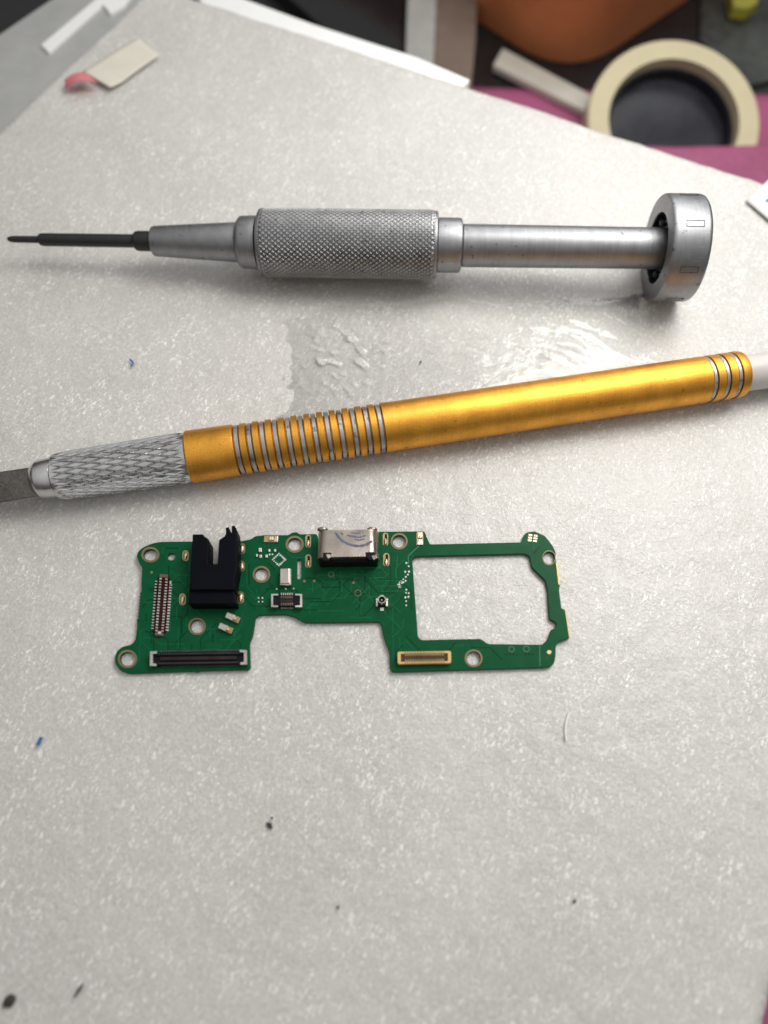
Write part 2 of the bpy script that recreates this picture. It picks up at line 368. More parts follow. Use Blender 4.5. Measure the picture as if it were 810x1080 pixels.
# foam sheet: rectangle with rounded rim
c0 = P(160.6, -19.8, 0); e1 = P(810, 190, 0)-c0; e1.z = 0; e1.normalize(); e2 = Vector((e1.y, -e1.x, 0))
LU, TH, RB = (P(818,1062,0)-c0).dot(e1), 3.96, .22
def foam_mesh():
    st_ = .055
    def axis_samples(ln):
        xs = [0.0, RB*.15, RB*.4, RB*.7, RB]; k = int((ln-2*RB)/st_); xs += [RB+(ln-2*RB)*i/k for i in range(1, k)]
        return xs+[ln-RB*a for a in (1,.7,.4,.15,0)]
    # only the part near the picture is finely divided
    us, vs = axis_samples(LU), axis_samples(26.0)
    nu, nv = len(us), len(vs); verts, faces = [], []
    for v in vs:
        for u in us:
            p = c0+e1*u+e2*v
            d = min(u, v, LU-u, 26.0-v); z = 0.0
            if d < RB: z = -RB+math.sqrt(max(0, RB*RB-(RB-d)**2))
            n1 = noise.noise(Vector((p.x*.45, p.y*.45, 1)))*.03+noise.noise(Vector((p.x*3.2, p.y*3.2, 4)))*.010+noise.noise(Vector((p.x*8, p.y*8, 9)))*.005
            w = noise.noise(Vector((p.x*.8, p.y*.8, 7)))*.05+noise.noise(Vector((p.x*4, p.y*4, 7)))*.025
            q = p+(e1*w+e2*w)*(1 if d < .5 else 0)*max(0, 1-d/.5)
            verts.append((q.x, q.y, z+n1-.012))
    for j in range(nv-1):
        for i in range(nu-1): faces.append((j*nu+i, (j+1)*nu+i, (j+1)*nu+i+1, j*nu+i+1))
    rim = [i for i in range(nu)]+[j*nu+nu-1 for j in range(1, nv)]+[(nv-1)*nu+i for i in range(nu-2, -1, -1)]+[j*nu for j in range(nv-2, 0, -1)]
    base = len(verts)
    for r in rim: verts.append((verts[r][0], verts[r][1], -TH))
    for k in range(len(rim)): a, b = rim[k], rim[(k+1)%len(rim)]; faces.append((a, b, base+(k+1)%len(rim), base+k))
    faces.append(tuple(base+k for k in range(len(rim))))
    me = mesh_from(verts, faces); bm = bmesh.new(); bm.from_mesh(me); bmesh.ops.recalc_face_normals(bm, faces=bm.faces[:]); bm.to_mesh(me); bm.free()
    return me
foam = link('foam_sheet', foam_mesh(), M['foam'], None, True, 60)
tag(foam, 'white glittering packing foam sheet that the tools and the circuit board lie on', 'foam sheet')

# ------------------------------------------------------------------ screwdriver
def px_h(x, y, r): # height in cm of r photo px near (x, y)
    return r/scale_at(P(x, y, .5))/math.sqrt(1+((y-H2)/F)**2)
zc = px_h(693, 261, 53); zg = px_h(276, 256, 40)     # the heavy cap sinks a little into the foam
slope = (zc-zg)/(693-276)
za = zg-slope*(276-8)
ax = Axis(P(8, 252.2, za), P(712, 262.3, zc+slope*19))
sd = thing('screwdriver', ax.pt(370)-Vector((0,0,ax.pt(370).z)), 'grey metal precision screwdriver with knurled grip and round spinning cap', 'screwdriver')
lathe('tip', ax, [(8,1.2),(9,2.4),(12,3.4),(16,3.7),(41.5,3.9)], M['black_steel'], sd, 24)
lathe('shaft', ax, [(41,4.5),(43,6.5),(46,7.0),(141,7.2),(142.5,7.0)], M['black_steel'], sd, 32)
lathe('shaft_collar', ax, [(141.5,8),(144,10.4),(147,10.9),(161,10.9),(163,10.5)], M['black_steel'], sd, 32)
lathe('nose', ax, [(161.5,14),(162.2,15.6),(164,16.3),(249,21.4),(251,21),(251.6,19)], M['steel'], sd)
lathe('collar', ax, [(251,19),(252.2,24.5),(255,27.6),(257,28.2),(270,28.6),(272.5,28),(273.2,24)], M['steel'], sd)
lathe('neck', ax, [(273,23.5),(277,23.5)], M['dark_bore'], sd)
g = knurled('grip', ax, 278, 458.5, 36.9, 36.9, 42, 6.3, 2.6, M['knurl'], sd)
lathe('grip_end', ax, [(275.2,26),(275.4,34),(276.2,35.6),(278.4,36.3),(278.6,34)], M['steel'], sd)
lathe('grip_end', ax, [(458.2,34),(458.4,36.3),(460.4,35.6),(461.4,33.5),(461.6,26)], M['steel'], sd)
lathe('collar', ax, [(461.2,27.5),(462,29.3),(483,29.3),(485.8,28.3),(487,25),(487.2,22)], M['steel'], sd)
lathe('rod', ax, [(486.8,21.5),(488.2,23.0),(560,22.7),(700,22.0),(716,22)], M['steel'], sd)
# spinning cap: a thick disc with a recessed bearing seat on the side facing the rod
R = 57.0
cap_prof = [(726,26),(703,26),(703,30),(702,37.2),(693.0,37.8),(692.3,38),(692.0,54.2),(692.5,55.8),(694,56.8),(697,57.0),(727,57.0),(729.4,56.2),(731,54.4),(732,50),(732.4,44),(732.4,26)]
cap = lathe('spinner_cap', ax, cap_prof, M['cap'], sd, 96, 30, closed=True)
lathe('cap_disc', ax, [(728,27),(731.8,27),(732.2,26)], M['cap'], cap, 48)
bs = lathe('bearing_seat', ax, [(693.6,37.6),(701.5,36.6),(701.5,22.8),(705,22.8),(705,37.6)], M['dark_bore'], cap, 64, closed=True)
# six shallow bearing bosses in the recess
def cap_mark(phi):
    t0, t1 = ax.t(704), ax.t(722); rr = ax.rad(712, R)+.0015; half = ax.rad(712, 3.6)/rr
    out = []
    for (a, b) in ((-1,-1),(1,-1),(1,1),(-1,1)): out.append((a, b))
    bm = bmesh.new()
    def bar(ta, tb, pa, pb):
        vs = []
        for r in (rr-.01, rr+.006):
            for (t, p) in ((ta,pa),(tb,pa),(tb,pb),(ta,pb)): vs.append(bm.verts.new(ax.at(t, r, phi+p)))
        for f in ((0,1,2,3),(4,5,6,7),(0,1,5,4),(1,2,6,5),(2,3,7,6),(3,0,4,7)): bm.faces.new([vs[i] for i in f])
    wv = .10/3; dt = (t1-t0)*.03
    bar(t0, t1, -half, -half*.84); bar(t0, t1, half*.84, half); bar(t0, t0+dt, -half*.8, half*.8); bar(t1-dt, t1, -half*.8, half*.8)
    return link('cap_mark', bm_mesh(bm), M['mark'], cap)
cap.data.materials[0] = M['cap']
for ph in (.33, 1.16, 1.99, -.50, 2.82): cap_mark(ph)
# bosses
for k in range(8):
    a = 2*PI*k/8+.35; c = ax.at(ax.t(700), ax.rad(698, 30.5), a)
    bm = bmesh.new(); bmesh.ops.create_uvsphere(bm, u_segments=16, v_segments=10, radius=ax.rad(698, 4.8))
    bmesh.ops.translate(bm, verts=bm.verts[:], vec=c); link('bearing_ball', bm_mesh(bm), M['dark_bore'], cap, True, 60)

# ------------------------------------------------------------------ craft knife
zk = px_h(400, 450, 26.5)
kx = Axis(P(0, 512.2, zk-.02), P(774, 395.6, zk+.0))
kn = thing('craft_knife', kx.pt(400)-Vector((0,0,kx.pt(400).z)), 'gold craft knife with ringed barrel and knurled silver collet', 'knife')
barrel = [(199.8,20),(199.9,27.3),(201,28.0),(247.5,27.4)]
gx = [253.4+13.35*i for i in range(12)]; gx2 = [742.8,755.6,768.2]
def groove(x, r, w): return [(x-w/2,r),(x-w/2+.15,r-5),(x+w/2-.15,r-5),(x+w/2,r)]
for x in gx: barrel += groove(x, 27.2-(x-200)*.003, 7.4)
barrel += [(415,26.2),(560,25.7)]
for x in gx2: barrel += groove(x, 25.0, 5.4)
barrel += [(776,25.0),(779.3,24.2),(780.6,22.5),(780.8,17)]
bar = lathe('barrel', kx, barrel, M['gold'], kn, 96, 30)
for x in gx+gx2:
    r = (27.2-(x-200)*.003 if x < 500 else 25.0)-1.0; w = 2.35 if x < 500 else 2.0
    lathe('groove_ring', kx, [(x-w,r-4.6),(x-w,r-.8),(x-w+.6,r),(x+w-.6,r),(x+w,r-.8),(x+w,r-4.6)], M['silver'], bar, 96, 40)
knurled('collet', kx, 61.5, 199.4, 25.6, 27.6, 24, 27, 2.0, M['collet'], kn, sub=36, wid=.30, nsub=14, raised=True)
lathe('nose', kx, [(33.5,10),(36,15.5),(42,20.2),(43.5,20.8),(58,21.3),(59.3,20.6),(59.8,17.5),(61,17.5),(61.4,22.5),(62.4,24)], M['collet'], kn, 64)
# blade: a flat steel blank leaving the picture on the left, edge at the lower side
bl = [(-150,533),(-90,520),(0,497.2),(28,493.2),(39,491.5),(39,522.3),(28,524.2),(0,529.0),(-90,541)]
bt = zk+.02
bm = bmesh.new(); add_prism(bm, [P(x, y, bt) for x, y in bl], bt-.05, bt)
link('blade', bm_mesh(bm), M['blade'], kn, bevel=.012)
lathe('end_plug', kx, [(780,10),(780.4,18.6),(783,19.4),(840,19.6),(900,18.8),(904,16)], M['white_plastic'], kn, 48)

# ------------------------------------------------------------------ circuit board
Z1 = .064; Z0 = -.014
out = [(144,586.5),(145.6,581.6),(150.5,577.3),(159.4,573.3),(169.3,571.3),(201.9,570.9),(206.5,571),(207,598),(247,598),(247.4,571),(251.3,571.2),(264.6,568.6),(269.3,565.3),(278.7,564.2),(304.5,564.2),(307.5,561.6),(313,561.0),(316,563.4),(333.5,563),(335.5,566),(336.5,590),(397.5,589),(398.5,563),(399.5,560.6),(447.8,560.2),(450.3,567),(453.5,574),(550,571.8),(552.1,564.4),(556.2,561.2),(563.8,560.2),(574.7,565),(582.8,575.3),(586.1,582.1),(586.3,593),(588.8,616),(590.6,617.2),(589.6,621.5),(592.3,641.8),(595.9,642.7),(600.5,673.1),(589.8,676.6),(586.1,681.2),(586.1,692.1),(584.2,700.2),(578.8,703.7),(563.8,704.5),(500,706.4),(414.4,708.9),(411.7,706.2),(410.4,686.7),(406.8,678.2),(403.6,667.6),(402.4,659),(399.5,655.8),(329.1,656.8),(319.8,656.1),(310.4,650.3),(301,647.9),(272.8,648.6),(269.3,651.4),(268.2,660),(266.6,669.5),(263.1,678.4),(264,704),(262.1,706.2),(211,707.6),(207,709.0),(203,707.9),(135.7,710.4),(126.8,707.4),(121.9,701.1),(120.7,694.2),(122.8,687),(128.8,682),(137.7,680),(142.6,675.4),(144.6,660.6)]
for i in range(9): out += [(144.2+i*.32,653-i*3.4),(146.6+i*.3,651.6-i*3.4)]
out += [(149.1,612),(149.8,598.4),(146.5,593.5)]
cut = [(437.5,586.7),(434.8,590.2),(440.8,671.7),(444.3,675),(506.8,673.6),(514.9,679),(572,679.9),(577.4,674.4),(581.5,663.6),(585,663),(587.4,659),(585,655.2),(580.1,653.5),(579.3,650),(577.4,621.5),(575.2,612),(561.1,598.4),(558.4,586.2),(553,584)]
H = [((158.6,585),(7.2,5.8),(9.6,8.2)),((134.5,695),(8.0,7.2),(10.2,9.6)),((207.8,660.6),(7.0,6.9),(9.2,9.0)),((310.8,574),(7.0,6.4),(9.6,8.9)),((275.7,605.7),(6.8,6.4),(9.2,8.8)),((421,570.8),(6.7,6.4),(9.0,8.6)),((579,588.2),(6.0,6.3),(7.0,8.0)),((499.5,694.3),(7.2,7.2),(9.4,9.3))]
holes = [oval(*c, *ri, 32) for c, ri, ro in H]+[oval(180.5,587,4.3,3.7,24), stadium(315.6,600.3,4.4,21)]
cb = thing('circuit_board', P(360,640,0), 'green circuit board with metal socket, black jack and large cut-out window', 'circuit board')
cb_sub = plate('substrate', round_poly(out, 2.0, 3), [round_poly(cut, 2.2, 3)]+holes, Z0, Z1, M['pcb'], cb, bevel=.008)
ZP = Z1+.004
for c, ri, ro in H: ring('hole_ring', c, ro, (ri[0]+.35, ri[1]+.35), Z1-.01, ZP, M['ring'], cb)
# solder lugs: gilt slot with a domed bead of solder in it
def lug(x, y, w, h, a=0, off=(0,0)):
    p = plate('solder_lug', stadium(x, y, w, h), [], Z1-.01, ZP, M['pad'], cb)
    bm = bmesh.new(); bmesh.ops.create_uvsphere(bm, u_segments=18, v_segments=10, radius=1)
    s = scale_at(P(x, y, Z1)); bmesh.ops.scale(bm, verts=bm.verts[:], vec=(w*.36/s, h*.36/s*1.15, .028)); c = P(x+off[0], y+off[1], Z1+.004)
    bmesh.ops.translate(bm, verts=bm.verts[:], vec=c); link('solder_bead', bm_mesh(bm), M['solder'], p, True, 60)
for x, y, w, h in ((195.6,586,6.6,11.5),(192.4,632,7,12.5),(255.2,578.6,7,11.5),(254.8,597,7,11.5),(253.8,630,7.2,13)): lug(x, y, w, h, off=(0,.6))
def slot_lug(x, y, w, h):
    p = plate('solder_lug', stadium(x, y, w, h), [], Z1-.01, ZP, M['pad'], cb)
    plate('slot', stadium(x+.5, y-h*.16, w*.42, h*.5), [], ZP-.002, ZP+.003, M['ebony'], p)
    bm = bmesh.new(); bmesh.ops.create_uvsphere(bm, u_segments=18, v_segments=10, radius=1)
    s = scale_at(P(x, y, Z1)); bmesh.ops.scale(bm, verts=bm.verts[:], vec=(w*.34/s, h*.28/s*1.15, .03)); bmesh.ops.translate(bm, verts=bm.verts[:], vec=P(x, y+h*.2, Z1+.004))
    link('solder_bead', bm_mesh(bm), M['solder'], p, True, 60)
for x, y, w, h in ((325,570.8,6,14),(325.1,592,6.4,14.5),(406.6,568.8,5.8,14),(407.5,590.4,6.6,14.5)): slot_lug(x, y, w, h)

# black audio jack straddling the notch
ZJ = .40
jp = [(203.0,563.2),(213.4,563.0),(215.5,565.3),(219.9,568.4),(219.4,594.6),(229.4,594.6),(230.8,569.2),(236.5,565.4),(238.6,561.6),(248.8,561.6),(250.0,564),(250.2,596),(247.6,612),(247.2,622),(200.6,622),(200.4,604)]
aj = prism('audio_jack', jp, .03, ZJ, M['jack'], cb, bevel=.018)
prism('jack_body', [(200.6,612),(246.8,612),(246.6,620),(248.6,637),(198.2,637),(199.6,620)], Z1-.004, .335, M['jack'], aj, bevel=.02)
prism('jack_hook', [(237.9,556.6),(241.2,555.6),(242.0,560.2),(241.6,563.2),(238.4,563.2)], .06, .372, M['jack'], aj, bevel=.008)
prism('jack_hook', [(244.4,554.4),(247.2,554.2),(249.2,557.5),(249.9,563.4),(244.2,563.4)], .06, .385, M['jack'], aj, bevel=.008)

# socket: a drawn metal shell, mouth pointing away from the viewer
ZU = .42
a0, a1 = P(335.5,559.5,ZU), P(398.5,558.3,ZU); b0, b1 = P(333.6,587.6,ZU), P(399.6,586.6,ZU)
def usb():
    hh, zb, n = (ZU-.06)/2, .06, 10
    r = .14; verts, faces = [], []
    def section(p, q, grow=0):
        w = (q-p).length; dx = (q-p).normalized(); pts = []
        for (cx, cz, a) in ((w-r, ZU-r, 0),(r, ZU-r, PI/2),(r, zb+r, PI),(w-r, zb+r, 1.5*PI)):
            for k in range(n+1):
                t = a+PI/2*k/n; rr = r+grow; pts.append(Vector((p.x, p.y, 0))+dx*(cx+rr*math.cos(t))+Vector((0,0,cz+rr*math.sin(t))))
        return pts
    fw = ((a0-b0)).normalized(); fw.z = 0
    secs = [section(a0, a1, -.028), section(a0, a1, -.028), section(a0, a1, .008), section(a0-fw*.03, a1-fw*.03, .006), section(a0-fw*.05, a1-fw*.05, 0), section(b0, b1, 0), section(b0, b1, -.02)]
    secs[0] = [v-fw*.30 for v in secs[0]]
    m_ = len(secs[0])
    for sct in secs: verts += sct
    for i in range(len(secs)-1):
        for k in range(m_): faces.append((i*m_+k, i*m_+(k+1)%m_, (i+1)*m_+(k+1)%m_, (i+1)*m_+k))
    faces.append(tuple(range(m_))); faces.append(tuple((len(secs)-1)*m_+k for k in range(m_)))
    me = mesh_from(verts, faces); bm = bmesh.new(); bm.from_mesh(me); bmesh.ops.recalc_face_normals(bm, faces=bm.faces[:]); bm.to_mesh(me); bm.free()
    return link('socket_shell', me, M['nickel'], cb, True, 40)
us = usb()
prism('back_block', [(336.5,588.2),(398.2,587.2),(398.4,592.0),(336.4,593.0)], Z1-.004, .30, M['ebony'], us, bevel=.012)
prism('tongue', [(352,560.8),(383,560.2),(383,572),(352,572)], .19, .26, M['ebony'], us)
for q in ([(340.6,583.0),(349.4,582.8),(349.4,587.4),(347,591),(340.6,591)], [(385.4,582.4),(394.4,582.0),(398.6,590),(389.4,590),(386,586.8)]):
    prism('shell_notch', q, .30, ZU+.004, M['ebony'], us)
prism('shell_tab', [(343.5,584.6),(347.8,584.4),(349.2,587.5),(346,589.2)], .36, ZU+.008, M['nickel'], us, bevel=.004)
prism('shell_tab', [(391.6,586.2),(396.6,584.8),(398.4,588.0),(394,590.6)], .36, ZU+.008, M['nickel'], us, bevel=.004)
for cx in (340.2, 392.4):                    # turned-out lips beside the mouth
    bm = bmesh.new(); bmesh.ops.create_uvsphere(bm, u_segments=20, v_segments=12, radius=1); bmesh.ops.scale(bm, verts=bm.verts[:], vec=(.085,.04,.06))
    bmesh.ops.translate(bm, verts=bm.verts[:], vec=P(cx, 558.6, ZU-.065)); link('shell_lip', bm_mesh(bm), M['nickel'], us, True, 60)
def ink(pts, w, wob=.25):
    lft, rgt = [], []; n = 26; cl = []
    for i in range(n+1):
        t = i/n*(len(pts)-1); k = min(int(t), len(pts)-2); f = t-k
        cl.append((pts[k][0]*(1-f)+pts[k+1][0]*f, pts[k][1]*(1-f)+pts[k+1][1]*f))
    for _ in range(3): cl = [cl[0]]+[tuple((a+2*b+c)/4 for a, b, c in zip(cl[i-1], cl[i], cl[i+1])) for i in range(1, n)]+[cl[-1]]
    for i, p in enumerate(cl):
        a, b = cl[max(0, i-1)], cl[min(n, i+1)]; d = Vector((b[0]-a[0], b[1]-a[1])); d = d.normalized() if d.length else Vector((1,0)); nn = Vector((-d.y, d.x))
        ww = w*(1+wob*math.sin(i*1.7)+wob*.6*math.sin(i*4.1)); lft.append((p[0]+nn.x*ww/2, p[1]+nn.y*ww/2)); rgt.append((p[0]-nn.x*ww/2, p[1]-nn.y*ww/2))
    prism('ink_mark', lft+rgt[::-1], ZU-.003, ZU+.0025, M['ink'], us)
ink([(353.0,559.6),(355.6,565),(361,570.6),(369,574.6),(378,576.2),(386,574.8),(392.4,570.6)], 2.5, .18)
ink([(366,564.6),(372,565.6),(379,566.8),(386,564.6)], 1.7, .45)
ink([(370,561.4),(376,562.6),(380,561.6)], 1.1, .4)
ink([(374,568.8),(379,569.8),(384.5,568.2)], 1.3, .4)
ink([(358.6,560.6),(361.6,564.2)], 1.5, .4)

# board-to-board socket, left, standing upright
def along(p, q, t, off=0):
    d = Vector((q[0]-p[0], q[1]-p[1])); L_ = d.length; d.normalize(); n_ = Vector((-d.y, d.x))
    return (p[0]+(q[0]-p[0])*t+n_.x*off, p[1]+(q[1]-p[1])*t+n_.y*off), math.degrees(math.atan2(d.y, d.x))
p0, p1 = (172.7,607.6), (167.9,668.2)
def strip(off0, off1, t0=0, t1=1):
    return [along(p0, p1, t0, off0)[0], along(p0, p1, t1, off0)[0], along(p0, p1, t1, off1)[0], along(p0, p1, t0, off1)[0]]
zc1 = Z1+.075
s1 = prism('upright_connector', strip(-6.4, 6.4, .02, .98), Z1-.004, Z1+.03, M['maroon'], cb)
for t, w in ((.0, 8.6), (1.0, 8.6)): c, a = along(p0, p1, t); prism('end_block', rect(*c, 4.0, w, a), Z1-.004, zc1-.02, M['bronze'], s1)
prism('wall', strip(3.0, 4.6, .03, .97), Z1, zc1, M['maroon'], s1); prism('wall', strip(-4.6, -3.0, .03, .97), Z1, zc1, M['maroon'], s1)
prism('centre_bar', strip(-1.6, 1.6, .02, .98), Z1, zc1-.01, M['maroon'], s1)
def pins(name, off, n, w, h, z, t0, t1, m, parent):
    qs = []
    for i in range(n):
        c, a = along(p0, p1, t0+(t1-t0)*i/(n-1), off); qs.append(rect(*c, h, w, a))
    if name == 'pin_row':                      # one comb: the legs meet under the housing
        ln = math.hypot(p1[0]-p0[0], p1[1]-p0[1]); sg = 1 if off > 0 else -1; inn, ot = sg*(abs(off)-w/2-1.3), sg*(abs(off)+w/2); sp = sg*(abs(inn)-.8)
        A = lambda t, o: along(p0, p1, t, o)[0]
        lp = []; d = h/2/ln
        for i in range(n):
            t = t0+(t1-t0)*i/(n-1); lp += [A(t-d, inn), A(t-d, ot), A(t+d, ot), A(t+d, inn)]
        lp += [A(t1+d, sp), A(t0-d, sp)]
        return prism(name, lp, Z1-.003, z, m, parent)
    return prisms(name, qs, Z1-.002, z, m, parent)
pins('contact_row', 3.1, 19, 2.4, 1.5, zc1+.012, .05, .95, M['tin'], s1); pins('contact_row', -3.1, 19, 2.4, 1.5, zc1+.012, .05, .95, M['tin'], s1)
pins('pin_row', 7.6, 17, 2.2, 1.2, Z1+.02, .10, .92, M['tin'], s1); pins('pin_row', -8.0, 17, 2.8, 1.5, Z1+.02, .14, .93, M['white_dot'], s1)
prism('marker', rect(178.6,614.6,4,4.2), Z1-.002, Z1+.02, M['white_dot'], s1); prism('marker', rect(168.2,667.2,3.2,2.6), Z1-.002, zc1, M['white_dot'], s1)

# long board-to-board connector at the lower left
p0, p1 = (160.2,694.8), (258.2,693.4)
s2 = prism('long_connector', strip(-7.0, 7.0), Z1-.004, Z1+.05, M['ebony'], cb, bevel=.008)
prism('wall', strip(3.4, 6.2, .03, .97), Z1, Z1+.085, M['ebony'], s2); prism('wall', strip(-6.2, -3.4, .03, .97), Z1, Z1+.085, M['ebony'], s2)
prism('centre_bar', strip(-1.7, 1.7, .09, .91), Z1, Z1+.08, M['taupe'], s2)
pins('contact_row', 5.0, 34, 1.2, 1.1, Z1+.092, .08, .92, M['dim'], s2); pins('contact_row', -5.0, 34, 1.2, 1.1, Z1+.092, .08, .92, M['dim'], s2)
pins('pin_row', 8.0, 32, 1.7, 1.1, Z1+.012, .12, .92, M['dim'], s2); pins('pin_row', -8.0, 32, 1.4, 1.0, Z1+.012, .10, .93, M['dim'], s2)
for x, sg in ((159.8,1),(258.6,-1)):
    y = 694.8 if sg > 0 else 693.3
    prism('end_bracket', [(x-sg*1.6,y-7.6),(x+sg*5.8,y-8.0),(x+sg*5.8,y-5.6),(x+sg*1.4,y-5.2),(x+sg*1.4,y+4.8),(x+sg*5.2,y+5.2),(x+sg*5.2,y+7.6),(x-sg*1.8,y+7.4)][::sg], Z1-.004, Z1+.10, M['tin'], s2)

# gilt-framed connector at the lower right
p0, p1 = (419.4,693.8), (475.8,692.9)
s3 = plate('gilt_connector', round_poly([along(p0, p1, 0, -6.4)[0], along(p0, p1, 0, 6.4)[0], along(p0, p1, 1, 6.4)[0], along(p0, p1, 1, -6.4)[0]], 2, 3),
           [[along(p0, p1, .06, -4.2)[0], along(p0, p1, .06, 4.2)[0], along(p0, p1, .94, 4.2)[0], along(p0, p1, .94, -4.2)[0]]], Z1-.002, Z1+.085, M['cream_plastic'], cb)
prism('floor', strip(-4.6, 4.6, .05, .95), Z1-.001, Z1+.02, M['brown'], s3)
prism('centre_bar', strip(-1.6, 1.6, .13, .87), Z1, Z1+.075, M['brown'], s3)
for t in (.10, .90): prism('end_block', [along(p0, p1, t-.035, -3.4)[0], along(p0, p1, t-.035, 3.4)[0], along(p0, p1, t+.035, 3.4)[0], along(p0, p1, t+.035, -3.4)[0]], Z1, Z1+.07, M['brown'], s3); 
pins('contact_row', 2.9, 16, 2.2, 1.15, Z1+.078, .15, .85, M['pad'], s3); pins('contact_row', -2.9, 16, 2.2, 1.15, Z1+.078, .15, .85, M['pad'], s3)
pins('contact_row', 5.3, 16, 1.6, .8, Z1+.09, .14, .86, M['brown'], s3); pins('contact_row', -5.3, 16, 1.6, .8, Z1+.09, .14, .86, M['brown'], s3)
pins('pin_row', 7.6, 18, 1.6, 1.0, Z1+.01, .14, .9, M['brown'], s3)

# little bracketed connector
p0, p1 = (287.5,633.6), (317,633.2)
s4 = prism('small_connector', strip(-6.0, 6.0, .03, .97), Z1-.004, Z1+.07, M['ebony'], cb, bevel=.006)
for x, sg in ((287.2,1),(317.4,-1)):
    prism('end_bracket', [(x-sg*1.2,626.4),(x+sg*6,626.2),(x+sg*6,627.8),(x+sg*.9,628.1),(x+sg*.9,638.4),(x+sg*6,638.7),(x+sg*6,640.3),(x-sg*1.2,640.2)][::sg], Z1-.004, Z1+.095, M['tin'], s4)
prism('centre_bar', strip(-1.4, 1.4, .28, .72), Z1, Z1+.08, M['taupe'], s4)
pins('contact_row', -3.6, 6, 2.4, 1.3, Z1+.085, .32, .70, M['bronze'], s4); pins('contact_row', 3.6, 6, 2.8, 1.3, Z1+.085, .32, .70, M['bronze'], s4)
pins('pin_row', -7.4, 6, 1.6, 1.2, Z1+.012, .32, .70, M['tin'], s4); pins('pin_row', 7.6, 6, 1.6, 1.2, Z1+.012, .32, .70, M['tin'], s4)

# metal can
mc = prism('metal_can', [(295.4,599.6),(305,599.2),(305.2,615.0),(295.2,615.2)], Z1-.002, Z1+.10, M['can'], cb, bevel=.008)
prism('side_terminal', [(304.9,599.8),(306.9,600.0),(307,616.6),(304.9,616.2)], Z1-.002, Z1+.085, M['tin'], mc)
prism('side_terminal', [(295.4,615.0),(305,615),(306.4,617.2),(295.4,616.8)], Z1-.002, Z1+.07, M['tin'], mc)
# aerial socket
ar = prism('aerial_socket', rect(402.8,635.2,12.6,8.4), Z1-.002, Z1+.03, M['tin'], cb, bevel=.004)
for y, w in ((629.2,3), (642.4,3.6)): prism('terminal', rect(402.9,y,w,3.4), Z1-.002, Z1+.02, M['tin'], ar)
prism('socket_body', rect(402.8,634.4,8.6,8.6), Z1, Z1+.07, M['ebony'], ar, bevel=.006)
s_ = scale_at(P(402.8,634,.2))
ca = Axis(P(402.8,634.6,Z1+.03), P(402.8,634.6,Z1+.03)+Vector((0,0,1))); ca.u, ca.w = Vector((1,0,0)), Vector((0,1,0))
lathe('socket_ring', ca, [(0,4.6/s_),(.10,4.6/s_),(.115,4.2/s_),(.115,3.4/s_),(.05,3.0/s_),(0,3.0/s_)], M['can'], ar, 36, 40, closed=True, conv=False)
lathe('socket_pin', ca, [(0,1.1/s_),(.09,1.1/s_),(.10,.5/s_)], M['tin'], ar, 16, 40, conv=False)
# spring contacts
for x, y in ((245.6,651.4),(238.2,662.6)):
    sp_ = prism('spring_contact', rect(x-3.2,y-1.6,9,6.4,24), Z1-.002, Z1+.06, M['tin'], cb, bevel=.006)
    prism('contact_finger', rect(x+3.4,y+1.6,7.4,6.6,24), Z1-.002, Z1+.045, M['pad'], sp_, bevel=.008)
    prism('contact_tip', rect(x+1.6,y+.8,3.6,3.0,24), Z1, Z1+.085, M['solder'], sp_, bevel=.01)
tc_ = prism('edge_contact', [(278.6,564.8),(293.4,564.6),(293.2,572.0),(278.0,571.6)], Z1-.002, Z1+.02, M['pad'], cb, bevel=.004)
prism('contact_tip', [(283.4,565.6),(288.2,565.2),(288.6,569.4),(283.6,570.0)], Z1, Z1+.055, M['solder'], tc_, bevel=.012)
prism('contact_tip', [(290.2,565.4),(293,565.2),(293,571.4),(288.8,571.0)], Z1, Z1+.035, M['white_dot'], tc_, bevel=.006)
ec = prism('edge_contact', [(439.6,561.0),(446.2,561.0),(446.4,575.0),(439.4,575.0)], Z1-.002, ZP, M['pad'], cb)
prism('contact_tip', [(440.8,561.4),(446.0,561.4),(445.8,567.2),(440.8,567.2)], Z1, Z1+.03, M['solder'], ec, bevel=.006)
prism('contact_tip', [(441.6,568.4),(445.0,568.4),(446.4,574.6),(439.6,574.6)], Z1, Z1+.022, M['tin'], ec, bevel=.006)
# gilt finger pads top right, two columns of three
for cx in (559.2, 564.8):
    for k in range(3): prism('contact_pad', rect(cx+(.2-k*.35)*1.2, 564.3+k*2.75+(cx-559)*.12, 4.0, 1.9, 8), Z1-.002, ZP+.006, M['solder'], cb)
# tiny chip parts and tinned dots
for x, y, w, h in ((274.3,579.8,3.2,4.2),(284.0,580.4,2,2.8),(290,580.4,2,2.8),(274.8,586.6,2.4,3.2),(281,586.4,2.4,3.0),(270.8,585.6,1.6,2.8)):
    ch = prism('chip_part', rect(x, y, w, h), Z1-.002, Z1+.03, M['white_dot'], cb, bevel=.004)
dots = []
for k in range(5):
    for s in (-1, 1):
        t = -1+2*k/4
        for (ux, uy) in ((1,.95),(-1,.95)): dots.append((294.2+3.3*(t*ux*1-s*ux), 590.2+3.1*(t+s)))
dots += [(272.8,630.6),(276.8,630.6),(272.8,634.6),(276.8,634.6),(284.4,584.8),(287.4,584.6)]
dots += [(428.6,593.8),(431,597.2),(431.4,602.8),(430.2,606),(428,608.4),(425.4,611),(427.8,612.6),(422.8,613.6),(427.4,603),(422.2,619.0),(420.6,617.6),(428.6,622),(428.2,625.2),(431,625.6),(427.6,630),(430.8,629.4),(428.4,634),(428.5,638.4),(291.8,621.2),(301.4,621.0),(309.8,620.8)]
dm = None
